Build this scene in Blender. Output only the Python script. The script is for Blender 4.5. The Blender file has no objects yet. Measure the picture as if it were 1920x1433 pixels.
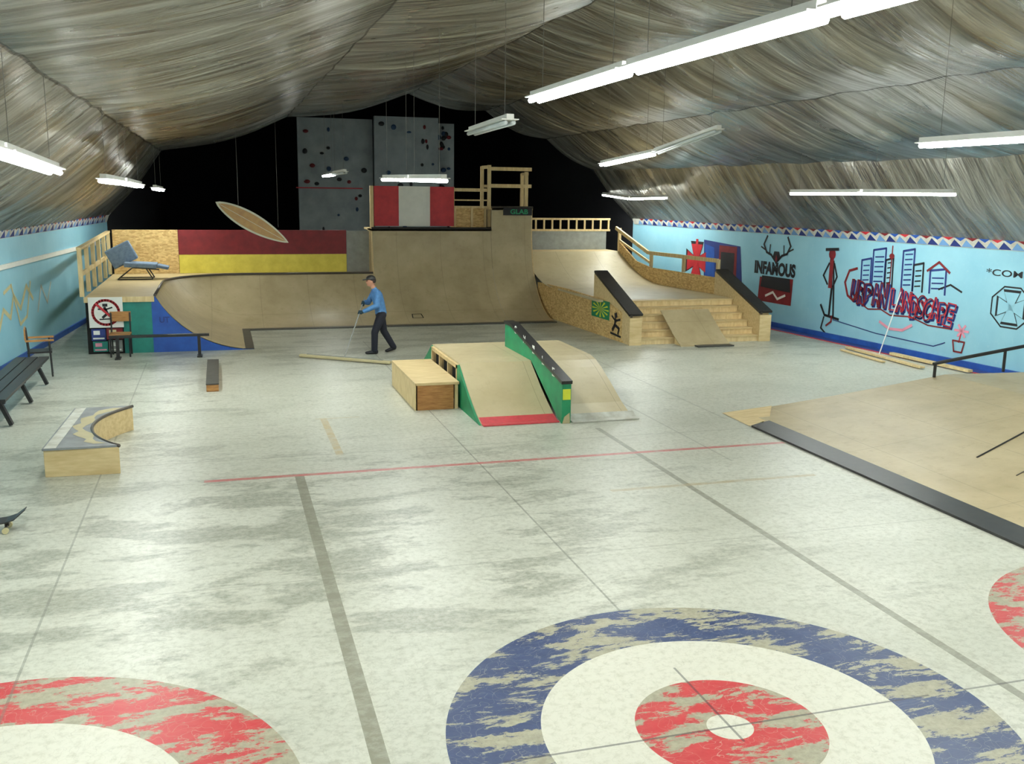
import bpy, bmesh, math, random
from mathutils import Vector, Matrix, noise
random.seed(4)
SC=bpy.context.scene
COL=SC.collection
# ------------------------------------------------------------------ materials
def lin(c):
    return tuple(((x/255)/12.92 if x/255<=0.04045 else ((x/255+0.055)/1.055)**2.4) for x in c)
class NT:
    def __init__(s,name):
        s.m=bpy.data.materials.new(name); s.m.use_nodes=True; s.t=s.m.node_tree
        s.b=s.t.nodes['Principled BSDF']
    def n(s,ty,**kw):
        o=s.t.nodes.new(ty)
        for k,v in kw.items(): setattr(o,k,v)
        return o
    def l(s,a,b): s.t.links.new(a,b)
    def math(s,op,a,b=None,c=None,clamp=False):
        o=s.n('ShaderNodeMath',operation=op); o.use_clamp=clamp
        for i,x in enumerate((a,b,c)):
            if x is None: continue
            if isinstance(x,(int,float)): o.inputs[i].default_value=x
            else: s.l(x,o.inputs[i])
        return o.outputs[0]
    def mix(s,fac,a,b):
        o=s.n('ShaderNodeMix',data_type='RGBA')
        for sock,x in ((o.inputs[0],fac),(o.inputs[6],a),(o.inputs[7],b)):
            if isinstance(x,(int,float)): sock.default_value=x
            elif isinstance(x,tuple): sock.default_value=(*x[:3],1)
            else: s.l(x,sock)
        return o.outputs[2]
    def pos(s):
        g=s.n('ShaderNodeNewGeometry'); return g.outputs['Position']
    def noise(s,vec,scale,detail=4,rough=.55,sv=(1,1,1),dist=0):
        mp=s.n('ShaderNodeMapping'); mp.inputs['Scale'].default_value=sv; s.l(vec,mp.inputs[0])
        o=s.n('ShaderNodeTexNoise'); o.inputs['Scale'].default_value=scale
        o.inputs['Detail'].default_value=detail; o.inputs['Roughness'].default_value=rough; o.inputs['Distortion'].default_value=dist
        s.l(mp.outputs[0],o.inputs['Vector']); return o.outputs['Fac']
    def ramp(s,f,a,b):
        o=s.n('ShaderNodeMapRange'); o.inputs[1].default_value=a;o.inputs[2].default_value=b
        s.l(f,o.inputs[0]); return o.outputs[0]
    def bump(s,h,st,dist=.02):
        o=s.n('ShaderNodeBump'); o.inputs['Strength'].default_value=st;o.inputs['Distance'].default_value=dist
        s.l(h,o.inputs['Height']); s.l(o.outputs[0],s.b.inputs['Normal'])
def mat(name,c,rough=.6,metal=0,var=.12,scale=6,sv=(1,1,1),bump=0,c2=None,lo=.3,hi=.7,detail=4):
    k=NT(name); a=lin(c); b=lin(c2) if c2 else tuple(x*(1-var) for x in a)
    f=k.noise(k.pos(),scale,detail,.6,sv)
    k.l(k.mix(k.ramp(f,lo,hi),a,b),k.b.inputs['Base Color'])
    k.b.inputs['Roughness'].default_value=rough;k.b.inputs['Metallic'].default_value=metal
    if bump: k.bump(f,bump)
    return k.m
def emis(name,c,st):
    k=NT(name);k.b.inputs['Base Color'].default_value=(*lin(c),1)
    k.b.inputs['Emission Color'].default_value=(*lin(c),1);k.b.inputs['Emission Strength'].default_value=st
    return k.m
M={}
M['ply']=mat('plywood',(220,198,150),.55,var=.2,scale=3,sv=(1,6,6),c2=(196,170,120))
M['pine']=mat('pine_lumber',(228,206,156),.6,scale=4,sv=(4,4,1),c2=(202,174,124))
def rampm(name,c,c2,c3):
    k=NT(name);p=k.pos();sp=k.n('ShaderNodeSeparateXYZ');k.l(p,sp.inputs[0])
    f=k.noise(p,1.3,7,.62);g=k.noise(p,7,6,.7,(1,1,1))
    col=k.mix(k.ramp(f,.3,.7),lin(c),lin(c2));col=k.mix(k.math('MULTIPLY',k.ramp(g,.55,.8),.5),col,lin(c3))
    for ax,per in((0,1.22),(1,2.44)):
        fr=k.math('FRACT',k.math('DIVIDE',k.math('ADD',sp.outputs[ax],50.3),per));ln=k.math('LESS_THAN',fr,.012/per)
        col=k.mix(k.math('MULTIPLY',ln,.35),col,lin((110,96,70)))
    k.l(col,k.b.inputs['Base Color']);k.l(k.math('MULTIPLY_ADD',g,.2,.32),k.b.inputs['Roughness']);return k.m
M['ramp']=rampm('ramp_masonite',(188,172,136),(164,148,112),(140,124,92))
M['ramp2']=rampm('ramp_masonite_light',(202,188,152),(184,168,130),(160,144,108))
M['orangewood']=mat('varnished_wood',(190,140,80),.4,scale=5,sv=(1,1,6),c2=(150,100,52))
M['grey']=mat('grey_paint',(150,152,146),.6,scale=5,c2=(128,130,124))
M['maroon']=mat('maroon_paint',(130,30,36),.55,scale=4,c2=(104,20,26))
M['yellow']=mat('yellow_paint',(232,216,92),.55,scale=4,c2=(210,192,70))
M['black']=mat('black_steel',(26,26,28),.4,scale=9,c2=(42,40,38))
M['darkmetal']=mat('dark_steel_sheet',(60,62,60),.4,.3,scale=6,c2=(82,82,78))
M['coping']=mat('coping_steel',(90,84,78),.35,.6,scale=9)
M['green']=mat('green_paint',(24,140,92),.5,scale=5,c2=(20,118,78))
M['teal']=mat('teal_paint',(34,132,118),.5,scale=5,c2=(28,112,102))
M['blue']=mat('blue_paint',(38,88,172),.5,scale=4,c2=(30,70,146))
M['white']=mat('white_paint',(232,232,224),.55,var=.08)
M['offwhite']=mat('worn_white_paint',(214,214,204),.55,scale=6,c2=(176,172,156))
M['red']=mat('red_paint',(196,44,52),.5,scale=6,c2=(170,34,44))
M['pinkred']=mat('worn_red_paint',(204,66,74),.5,scale=14,c2=(182,58,64))
M['navy']=mat('navy_paint',(34,52,120),.5)
M['bandblue']=mat('band_blue_paint',(110,156,206),.5)
M['ink']=mat('black_ink',(20,20,26),.6)
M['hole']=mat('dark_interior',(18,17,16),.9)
M['tan']=mat('masking_tape',(188,176,136),.6)
M['greytop']=mat('bench_grey_top',(142,146,148),.45,scale=5,c2=(120,122,122))
M['cushion']=mat('grey_blue_cushion',(122,142,162),.85,scale=12,c2=(98,116,138))
M['denim']=mat('blue_shirt_cloth',(84,134,186),.85,scale=14,c2=(62,106,156))
M['trouser']=mat('dark_trouser_cloth',(24,26,38),.85,scale=12)
M['glove']=mat('dark_teal_glove',(18,50,62),.7)
M['skin']=mat('skin',(196,140,112),.5,var=.08)
M['hair']=mat('dark_hair',(48,34,26),.7)
M['hold1']=mat('climbing_hold_dark',(30,34,38),.6)
M['hold2']=mat('climbing_hold_blue',(40,74,110),.6)
M['rockgrey']=mat('climbing_panel_grey',(172,182,182),.7,scale=2,c2=(142,152,156))
M['darkwall']=mat('dark_end_wall',(9,10,18),.95)  # near-black so the darkness of the rear void sits in the colour
M['paleyellow']=mat('pale_yellow_paint',(206,196,150),.6)
M['pink']=mat('pink_paint',(226,150,170),.6)
M['sunyellow']=mat('sun_yellow',(214,220,60),.6)
M['wire']=mat('wire',(120,118,110),.5)
M['surf']=mat('surfboard_amber',(204,164,100),.35,scale=5,c2=(176,134,88))
M['surfedge']=mat('surfboard_cream',(220,220,196),.35)
def osb():
    k=NT('osb_board'); v=k.n('ShaderNodeTexVoronoi');mp=k.n('ShaderNodeMapping');mp.inputs['Scale'].default_value=(14,14,30)
    k.l(k.pos(),mp.inputs[0]);k.l(mp.outputs[0],v.inputs['Vector']);v.inputs['Scale'].default_value=1
    sp=k.n('ShaderNodeSeparateColor');k.l(v.outputs['Color'],sp.inputs[0])
    k.l(k.mix(sp.outputs[0],lin((224,194,132)),lin((184,146,88))),k.b.inputs['Base Color'])
    k.b.inputs['Roughness'].default_value=.6;return k.m
M['osb']=osb()
def wallm():
    k=NT('light_blue_wall');p=k.pos()
    f=k.noise(p,1.2,5);c=k.mix(k.ramp(f,.3,.7),lin((152,202,218)),lin((136,190,210)))
    f2=k.noise(p,9,5);c=k.mix(k.math('MULTIPLY',k.ramp(f2,.62,.75),.25),c,lin((190,214,220)))
    k.l(c,k.b.inputs['Base Color']);k.b.inputs['Roughness'].default_value=.5
    k.bump(f2,.15);return k.m
M['wall']=wallm()
def foil():
    k=NT('silver_foil');p=k.pos();sp=k.n('ShaderNodeSeparateXYZ');k.l(p,sp.inputs[0])
    a=k.noise(p,1.0,5,.58,(.35,4.4,.6),.25);b=k.noise(p,.5,3,.5,(1,1.6,1));c=k.noise(p,3.2,7,.7,(.5,3.4,.8),.2)
    d=k.noise(p,.9,4,.6,(1.0,.8,1.0),.6)
    col=k.mix(k.ramp(a,.32,.66),lin((212,212,208)),lin((134,130,122)))
    col=k.mix(k.math('MULTIPLY',k.ramp(c,.62,.76),.45),col,lin((150,124,92)))
    for x0 in(-1.5,2.0,5.6,8.0,10.0):
        ln=k.math('LESS_THAN',k.math('ABSOLUTE',k.math('SUBTRACT',sp.outputs[0],x0)),.018)
        col=k.mix(k.math('MULTIPLY',ln,.75),col,lin((50,46,40)))
    k.l(col,k.b.inputs['Base Color']);k.b.inputs['Metallic'].default_value=.95
    k.l(k.math('MULTIPLY_ADD',k.ramp(b,.3,.7),.12,.22),k.b.inputs['Roughness'])
    h=k.math('ADD',k.math('MULTIPLY',a,1.0),k.math('ADD',k.math('MULTIPLY',c,.10),k.math('MULTIPLY',d,.3)));k.bump(h,.75,.16);return k.m
M['foil']=foil()
TX,TY=3.02,5.08
def floorm():
    k=NT('painted_curling_floor');p=k.pos();sp=k.n('ShaderNodeSeparateXYZ');k.l(p,sp.inputs[0]);X,Y=sp.outputs[0],sp.outputs[1]
    def dist(cx,cy):
        a=k.math('SUBTRACT',X,cx);b=k.math('SUBTRACT',Y,cy)
        return k.math('SQRT',k.math('ADD',k.math('MULTIPLY',a,a),k.math('MULTIPLY',b,b)))
    def ring(d,a,b):
        return k.math('MULTIPLY',k.math('GREATER_THAN',d,a),k.math('LESS_THAN',d,b))
    def box(x0,x1,y0,y1):
        return k.math('MULTIPLY',ring(X,x0,x1),ring(Y,y0,y1))
    n1=k.noise(p,.55,6,.62,(1,1.5,1));n2=k.noise(p,16,8,.75);n3=k.noise(p,.9,10,.70,(.75,1.8,1),.2);n4=k.noise(p,5,9,.75,(1,1.6,1))
    col=k.mix(k.ramp(n1,.3,.7),lin((208,208,194)),lin((188,189,174)))
    col=k.mix(k.math('MULTIPLY',k.ramp(n2,.47,.66),.55),col,lin((150,150,132)))
    col=k.mix(k.math('MULTIPLY',k.ramp(n4,.52,.62),.32),col,lin((148,149,132)))
    zone=k.math('MULTIPLY',k.ramp(Y,5.4,7.6),k.ramp(Y,13.5,11.0));zone=k.math('MULTIPLY',zone,k.ramp(X,6.5,2.5))
    zone2=k.math('MULTIPLY',k.ramp(Y,16.5,20),1.0);zone3=k.math('MULTIPLY',k.ramp(X,1.0,-.8),k.ramp(Y,4.4,5.2))
    z=k.math('MAXIMUM',zone,k.math('MAXIMUM',zone2,k.math('MULTIPLY',zone3,.7)))
    thr=k.math('SUBTRACT',.58,k.math('MULTIPLY',z,.10))
    wr=k.math('DIVIDE',k.math('SUBTRACT',n3,thr),.06,clamp=True)
    wr=k.math('MULTIPLY',wr,k.math('MULTIPLY_ADD',k.ramp(n2,.35,.6),.5,.45))
    col=k.mix(k.math('MULTIPLY',wr,k.math('MULTIPLY_ADD',z,.42,.3)),col,lin((120,122,106)))
    col=k.mix(k.math('MULTIPLY',zone2,.25),col,lin((140,146,134)))
    v=k.n('ShaderNodeTexVoronoi',feature='DISTANCE_TO_EDGE');v.inputs['Scale'].default_value=6
    mp=k.n('ShaderNodeVectorMath',operation='ADD');nn=k.n('ShaderNodeTexNoise');nn.inputs['Scale'].default_value=3;k.l(p,nn.inputs['Vector']);k.l(p,mp.inputs[0]);k.l(nn.outputs['Color'],mp.inputs[1])
    k.l(mp.outputs[0],v.inputs['Vector']);col=k.mix(k.math('MULTIPLY',k.ramp(v.outputs[0],.02,.0),.3),col,lin((140,140,124)))
    chip=k.noise(p,1.7,12,.76,(.75,2.3,1),.2);chipm=k.ramp(chip,.508,.518)
    beige=k.mix(k.ramp(n2,.4,.6),lin((168,164,142)),lin((148,144,122)))
    d1=dist(TX,TY);dl=dist(TX-4.5,TY);dr=dist(TX+4.5,TY)
    white=k.math('MAXIMUM',ring(d1,.61,1.22),k.math('LESS_THAN',d1,.15))
    wcol=k.mix(k.math('MULTIPLY',k.ramp(n2,.48,.68),.6),lin((214,212,196)),lin((176,174,152)))
    wcol=k.mix(k.math('MULTIPLY',k.ramp(v.outputs[0],.02,.0),.3),wcol,lin((156,154,136)))
    col=k.mix(white,col,wcol)
    wl=k.math('MAXIMUM',ring(dl,.61,1.22),ring(dr,.61,1.22));col=k.mix(wl,col,wcol)
    bl=ring(d1,1.22,1.83);rd=k.math('MAXIMUM',ring(d1,.15,.61),k.math('MAXIMUM',ring(dl,1.22,1.83),ring(dr,1.22,1.83)))
    bcol=k.mix(k.ramp(n4,.35,.7),lin((44,60,98)),lin((60,74,110)));rcol=k.mix(k.ramp(n4,.35,.7),lin((180,50,56)),lin((190,74,74)))
    scr=k.math('MULTIPLY',k.ramp(v.outputs[0],.014,.0),.6)
    bcol=k.mix(scr,bcol,lin((160,158,144)));rcol=k.mix(scr,rcol,lin((184,174,156)))
    col=k.mix(bl,col,k.mix(chipm,bcol,beige))
    chip2=k.ramp(k.noise(p,2.1,12,.76,(.8,1.9,1),.2),.505,.515)
    col=k.mix(rd,col,k.mix(chip2,rcol,beige))
    def line(mask,c,f=1.0):
        nonlocal col
        col=k.mix(k.math('MULTIPLY',mask,f),col,lin(c))
    br=k.ramp(n4,.66,.46);soft=k.math('MULTIPLY_ADD',br,.5,.5)
    line(k.math('MULTIPLY',box(.735,.845,-2,11.45),soft),(124,122,104),.9)
    line(k.math('MULTIPLY',box(5.13,5.21,-2,12.9),soft),(128,126,110),.85)
    line(k.math('MULTIPLY',box(3.01,3.03,6.9,22),soft),(96,96,84),.6);line(box(3.011,3.029,4.9,5.9),(50,50,56),.6)
    line(k.math('MULTIPLY',box(-1.49,-1.47,5,20),soft),(108,108,96),.55)
    line(box(1.5,4.55,5.071,5.089),(50,50,56),.65)
    line(box(4.84,6.6,5.07,5.09),(60,60,60),.6)
    line(k.math('MULTIPLY',box(-.3,7.4,11.44,11.53),soft),(190,84,84),.85)
    line(k.math('MULTIPLY',box(-1.5,7.5,12.35,12.38),soft),(130,130,116),.45)
    line(k.math('MULTIPLY',box(1.32,1.42,12.3,14.4),br),(180,160,112),.85)
    line(box(1.25,1.9,14.38,14.42),(180,164,120),.6)
    line(k.math('MULTIPLY',box(4.2,6.9,9.95,10.03),br),(172,154,112),.7)
    line(box(6.2,6.23,10.8,16),(120,120,108),.4);line(box(7.3,7.33,13,20),(120,120,108),.4)
    for yy in (8.2,16.2,18.6): line(k.math('MULTIPLY',box(-3,9,yy,yy+.02),soft),(140,140,126),.45)
    k.l(col,k.b.inputs['Base Color'])
    k.l(k.math('MULTIPLY_ADD',n2,.3,.2),k.b.inputs['Roughness']);k.bump(n2,.08);return k.m
M['floor']=floorm()
M['lit']=emis('lit_fluorescent_tube',(248,254,250),68)
M['unlit']=mat('unlit_tube',(200,208,208),.3)
# ------------------------------------------------------------------ mesh builder
class MB:
    def __init__(s): s.v=[];s.f=[];s.mi=[];s.ms=[];s.smooth=False
    def m(s,k):
        x=M[k]
        if x not in s.ms:s.ms.append(x)
        return s.ms.index(x)
    def add(s,vs,fs,k):
        o=len(s.v);s.v+= [tuple(x) for x in vs];i=s.m(k)
        for f in fs:s.f.append(tuple(o+j for j in f));s.mi.append(i)
        return s
    def box(s,x0,x1,y0,y1,z0,z1,k):
        vs=[(x,y,z) for z in(z0,z1) for y in(y0,y1) for x in(x0,x1)]
        return s.add(vs,[(0,2,3,1),(4,5,7,6),(0,1,5,4),(2,6,7,3),(0,4,6,2),(1,3,7,5)],k)
    def beam(s,p,q,w,h,k,up=(0,0,1)):
        p=Vector(p);q=Vector(q);d=(q-p).normalized();u=Vector(up)
        if abs(d.dot(u))>.98:u=Vector((0,1,0))
        sd=d.cross(u).normalized()*w/2;uu=sd.cross(d).normalized()*h/2
        vs=[e+a*sd+b*uu for e in(p,q) for b in(-1,1) for a in(-1,1)]
        return s.add(vs,[(0,1,3,2),(4,6,7,5),(0,4,5,1),(2,3,7,6),(0,2,6,4),(1,5,7,3)],k)
    def tube(s,pts,r,k,n=8,cap=True):
        pts=[Vector(p) for p in pts];o=[];N=len(pts)
        for i,p in enumerate(pts):
            d=(pts[min(i+1,N-1)]-pts[max(i-1,0)]).normalized()
            u=Vector((0,0,1)) if abs(d.z)<.95 else Vector((1,0,0))
            a=d.cross(u).normalized();b=a.cross(d)
            rr=r[i] if isinstance(r,(list,tuple)) else r
            o+=[p+(a*math.cos(t*math.tau/n)+b*math.sin(t*math.tau/n))*rr for t in range(n)]
        fs=[(i*n+j,i*n+(j+1)%n,(i+1)*n+(j+1)%n,(i+1)*n+j) for i in range(N-1) for j in range(n)]
        if cap: fs+=[tuple(range(n))[::-1],tuple((N-1)*n+j for j in range(n))]
        return s.add(o,fs,k)
    def prism(s,poly,a,b,axis,k,kside=None):
        def P(u,v,t): return {'x':(t,u,v),'y':(u,t,v),'z':(u,v,t)}[axis]
        n=len(poly);vs=[P(u,v,a) for u,v in poly]+[P(u,v,b) for u,v in poly]
        s.add(vs,[tuple(range(n)),tuple(range(2*n-1,n-1,-1))],k)
        s.add(vs,[(i,n+i,n+(i+1)%n,(i+1)%n) for i in range(n)],kside or k)
        return s
    def ball(s,c,r,k,seg=10,rot=None,cut=None):
        r=(r,r,r) if not isinstance(r,(tuple,list)) else r;vs=[];fs=[];R=seg//2+2
        for i in range(R+1):
            for j in range(seg):
                t=math.pi*i/R;ph=math.tau*j/seg
                v=Vector((r[0]*math.sin(t)*math.cos(ph),r[1]*math.sin(t)*math.sin(ph),r[2]*math.cos(t)))
                if cut is not None: v.z=max(v.z,cut)
                vs.append(v+Vector(c))
        for i in range(R):
            for j in range(seg): fs.append((i*seg+j,(i+1)*seg+j,(i+1)*seg+(j+1)%seg,i*seg+(j+1)%seg))
        return s.add(vs,fs,k)
    def build(s,name,parent=None,label=None,category=None,smooth=False,bevel=0,group=None,kind=None,merge=True):
        me=bpy.data.meshes.new(name)
        lo=[min(v[i] for v in s.v) for i in range(3)];hi=[max(v[i] for v in s.v) for i in range(3)]
        c=Vector(((lo[0]+hi[0])/2,(lo[1]+hi[1])/2,lo[2]))
        me.from_pydata([Vector(v)-c for v in s.v],[],s.f)
        for x in s.ms:me.materials.append(x)
        for p,i in zip(me.polygons,s.mi):p.material_index=i;p.use_smooth=smooth
        if merge:
            bm=bmesh.new();bm.from_mesh(me);bmesh.ops.remove_doubles(bm,verts=bm.verts,dist=1e-5);bmesh.ops.recalc_face_normals(bm,faces=bm.faces);bm.to_mesh(me);bm.free()
        me.update()
        ob=bpy.data.objects.new(name,me);COL.objects.link(ob);ob.location=c
        fin(ob,parent,label,category,group,kind)
        if bevel:
            b=ob.modifiers.new('b','BEVEL');b.width=bevel;b.segments=2;b.limit_method='ANGLE'
        return ob
def fin(ob,parent,label,category,group=None,kind=None):
    if parent:
        ob.parent=parent;w=Vector((0,0,0));q=parent
        while q: w+=q.location;q=q.parent
        ob.location=ob.location-w
    if label:ob['label']=label
    if category:ob['category']=category
    if group:ob['group']=group
    if kind:ob['kind']=kind
def thing(name,loc,label,category,group=None):
    e=bpy.data.objects.new(name,None);COL.objects.link(e);e.location=loc;e.empty_display_size=.1
    fin(e,None,label,category,group);return e
def one(fn,*a): 
    b=MB();getattr(b,fn)(*a);return b
def text2d(body,size=1,extr=0,bold=0,edges=False):
    fc=bpy.data.curves.new('t','FONT');fc.body=body;fc.size=size;fc.offset=bold
    ob=bpy.data.objects.new('t',fc);COL.objects.link(ob);bpy.context.view_layer.update()
    me=ob.evaluated_get(bpy.context.evaluated_depsgraph_get()).to_mesh()
    v=[(x.co.x,x.co.y) for x in me.vertices];f=[tuple(p.vertices) for p in me.polygons]
    bpy.data.objects.remove(ob);bpy.data.curves.remove(fc)
    x0=min(a for a,b in v);x1=max(a for a,b in v)
    v=[(a-x0,b) for a,b in v]
    if edges:
        cnt={}
        key=[(round(a,4),round(b,4)) for a,b in v]
        for p in f:
            for i in range(len(p)):
                e=tuple(sorted((key[p[i]],key[p[(i+1)%len(p)]])));cnt[e]=cnt.get(e,0)+1
        return v,f,x1-x0,[e for e,c in cnt.items() if c==1 and e[0]!=e[1]]
    return v,f,x1-x0
def textfit(mb,body,width,height,mapf,k,bold=.02):
    v,f,w=text2d(body,1,0,bold)
    h=max(b for a,b in v)
    mb.add([mapf(a/w*width,b/h*height) for a,b in v],f,k)
def ribbon(mb,pts,w,mapf,k,closed=False):
    pts=list(pts)+([pts[0]] if closed else [])
    for (a,b),(c,d) in zip(pts,pts[1:]):
        L=math.hypot(c-a,d-b) or 1;nx,ny=-(d-b)/L*w/2,(c-a)/L*w/2;ex,ey=(c-a)/L*w*.3,(d-b)/L*w*.3
        mb.add([mapf(a-ex+nx,b-ey+ny),mapf(c+ex+nx,d+ey+ny),mapf(c+ex-nx,d+ey-ny),mapf(a-ex-nx,b-ey-ny)],[(0,1,2,3)],k)
def graff(mb,body,s0,z0,cw,hgt,mp_fill,mp_out,kf,ko,ow,seed,drop=0):
    rg=random.Random(seed);s=s0
    for i,ch in enumerate(body):
        v,f,w,ed=text2d(ch,1,0,.05,True);h=max(b for a,b in v);W_=cw*(.95 if ch!='I' else .4);H_=hgt*rg.uniform(.9,1.15);an=rg.uniform(-.14,.14);dz=rg.uniform(-.05,.05)-drop*i
        def T(a,b): 
            a=(a/w-.5)*W_*1.08;b=(b/h-.5)*H_;a+=b*.12
            return s+W_/2+a*math.cos(an)-b*math.sin(an),z0+dz+hgt/2+a*math.sin(an)+b*math.cos(an)
        if kf: mb.add([mp_fill(*T(a,b)) for a,b in v],f,kf)
        for e in ed: ribbon(mb,[T(*e[0]),T(*e[1])],ow,mp_out,ko)
        s+=W_*1.02
# ------------------------------------------------------------------ camera
F=Vector((0.2815,0.9403,-0.1911));R=Vector((0.9586,-0.2843,0.0132));U=-Vector((-0.042,-0.1869,-0.9815))
cam=bpy.data.cameras.new('camera');cam.lens=1822.8/1920*36;cam.sensor_width=36;cam.sensor_fit='HORIZONTAL';cam.clip_end=200
co=bpy.data.objects.new('camera',cam);COL.objects.link(co)
F.normalize();R=(R-F*R.dot(F)).normalized();U=R.cross(F).normalized()
mw=Matrix((( R.x,U.x,-F.x,0),(R.y,U.y,-F.y,0),(R.z,U.z,-F.z,3.3613),(0,0,0,1)));co.matrix_world=mw
SC.camera=co
# ------------------------------------------------------------------ shell
Y0,Y1,YE=-3.0,30.0,42.0
def xl(y):return -5.615+.0853*y
def xr(y):return 15.94-.0954*y
one('box',-7,17.5,Y0,YE,-.1,0,'floor').build('floor',kind='structure')
def wall(name,f,sgn,y0,y1,z1,k):
    a,b=f(y0),f(y1);t=.15*sgn;mb=MB()
    mb.prism([(a,y0),(b,y1),(b+t,y1),(a+t,y0)],0,z1,'z',k);return mb.build(name,kind='structure')
WL=wall('wall_left',xl,-1,Y0,Y1,2.5,'wall')
WR=wall('wall_right',xr,1,Y0,Y1,2.5,'wall')
wall('wall_left_rear',xl,-1,Y1,YE,7.5,'darkwall');wall('wall_right_rear',xr,1,Y1,YE,7.5,'darkwall')
one('box',-3,13,YE,YE+.15,0,7.5,'darkwall').build('wall_back',kind='structure')
one('box',-3.3,13.4,Y1+.1,YE,7.5,7.6,'darkwall').build('ceiling_rear',kind='structure')
def prof(y):
    L,Rr=xl(y),xr(y)
    return [(L,2.5),(-1.5+.0*y,4.4),(2,5.45),(5.6,6.25),(8,5.85),(10,5.05),(Rr-1.45,4.1),(Rr,2.5)]
NY=190
seg=[10,12,10,8,8,9,10]
mb=MB()
for s_,n_ in enumerate(seg):
    vs=[]
    for j in range(NY+1):
        y=Y0+(Y1-Y0)*j/NY;pr=prof(y);(a,b),(c,d)=pr[s_],pr[s_+1]
        for i in range(n_+1):
            t=i/n_;x=a+(c-a)*t;z=b+(d-b)*t
            edge=min(1,min(x-xl(y),xr(y)-x)/.8)
            amp=noise.noise(Vector((x*.3,y*1.2,0)))*.12+noise.noise(Vector((x*.5+7,y*3.0,2)))*.05
            sag=-.13*abs(math.sin(math.pi*y/2.4))*math.sin(math.pi*t)-.05*math.sin(math.pi*t)
            vs.append((x,y,z+(amp*(.35+.65*math.sin(math.pi*t))+sag)*max(0,edge)))
    q=n_+1
    mb.add(vs,[(j*q+i,(j+1)*q+i,(j+1)*q+i+1,j*q+i+1) for j in range(NY) for i in range(n_)],'foil')
mb.build('ceiling',kind='structure',smooth=True,merge=False)
mb=MB();pr=prof(Y1)
mb.prism([pr[0]]+pr[1:]+[(pr[-1][0]+.3,2.5),(13.4,7.5),(-3.3,7.5),(pr[0][0]-.3,2.5)],Y1+.02,Y1+.1,'y','darkwall')
mb.build('wall_gable',kind='structure')
def band(name,f,sg):
    mb=MB();y=Y0+.2;i=0;w=.6;off=.03
    def p(yy,z,o=0): return (f(yy)-sg*(off+o+(z-2.44)*.35),yy,z)
    mb.add([p(Y0+.1,2.40),p(Y1-.1,2.40),p(Y1-.1,2.74),p(Y0+.1,2.74)],[(0,1,2,3)],'offwhite')
    while y<Y1-.7:
        mb.add([p(y,2.41,.004),p(y+w*.25,2.55,.004),p(y+w*.5,2.41,.004)],[(0,1,2)],'navy')
        mb.add([p(y+w*.5,2.41,.004),p(y+w*.75,2.55,.004),p(y+w,2.41,.004)],[(0,1,2)],'bandblue')
        mb.add([p(y,2.66,.005),p(y+w*.5,2.53,.005),p(y+w,2.66,.005)],[(0,1,2)],'maroon' if i%2 else 'red')
        mb.add([p(y,2.66,.006),p(y+w,2.66,.006),p(y+w,2.73,.006),p(y,2.73,.006)],[(0,1,2,3)],'red' if i%3 else 'maroon')
        mb.add([p(y,2.52,.005),p(y+w*.22,2.59,.005),p(y,2.65,.005),p(y-w*.22,2.59,.005)],[(0,1,2,3)],'blue')
        y+=w;i+=1
    mb.build(name,kind='structure')
band('trim_1',xr,1);band('trim_2',xl,-1)
def strip(name,f,sg,z0,z1,t,k,y0=Y0,y1=Y1):
    mb=MB();a,b=f(y0),f(y1)
    mb.prism([(a,y0),(b,y1),(b-sg*t,y1),(a-sg*t,y0)],z0,z1,'z',k);return mb.build(name,kind='structure')
strip('baseboard_right',xr,1,0,.13,.05,'blue');strip('trim_3',xr,1,0.001,.012,.32,'navy');strip('trim_4',xr,1,0.0,.009,.40,'red')
strip('baseboard_left',xl,-1,0,.12,.04,'blue');strip('trim_5',xl,-1,1.84,1.93,.05,'white')
# ------------------------------------------------------------------ wall painting (right wall)
def RWm(off=.006):
    return lambda s,z:(15.94+.0954*s-off,-s,z)
def paint(fn,name,label=None):
    mb=MB();fn(mb);return mb.build(name,WR,label)
m1=RWm(.006);m2=RWm(.010);m3=RWm(.014)
def cross(mb,s,z,r,mp,k,sq=.18):
    for a in range(4):
        c,d=math.cos(a*math.pi/2),math.sin(a*math.pi/2)
        pts=[(0,-r*sq),(r,-r*.6),(r,r*.6),(0,r*sq)]
        mb.add([mp(s+(x*c-y*d),z+(x*d+y*c)) for x,y in pts],[(0,1,2,3)],k)
def g1(mb):
    cross(mb,-26.1,1.45,.58,m1,'ink');cross(mb,-26.1,1.45,.5,m2,'red')
    mb.add([m3(-26.1-.09,.75),m3(-26.1+.09,.75),m3(-26.1+.06,2.1),m3(-26.1-.06,2.1)],[(0,1,2,3)],'red')
paint(g1,'wall_painting','painted red cross with black edge')
def g2(mb):
    mb.add([m1(-25.65,.75),m1(-23.75,.75),m1(-23.95,2.0),m1(-25.75,2.1)],[(0,1,2,3)],'navy')
    mb.add([m2(-24.95,.7),m2(-24.05,.7),m2(-24.1,1.98),m2(-24.95,1.98)],[(0,1,2,3)],'maroon')
    mb.add([m3(-24.85,.72),m3(-24.2,.72),m3(-24.2,1.8),m3(-24.85,1.8)],[(0,1,2,3)],'ink')
    mb.add([m2(-25.6,.8),m2(-25.1,.8),m2(-25.2,1.9),m2(-25.68,1.98)],[(0,1,2,3)],'blue')
paint(g2,'wall_painting','dark blue painted panel with maroon doorway')
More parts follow.
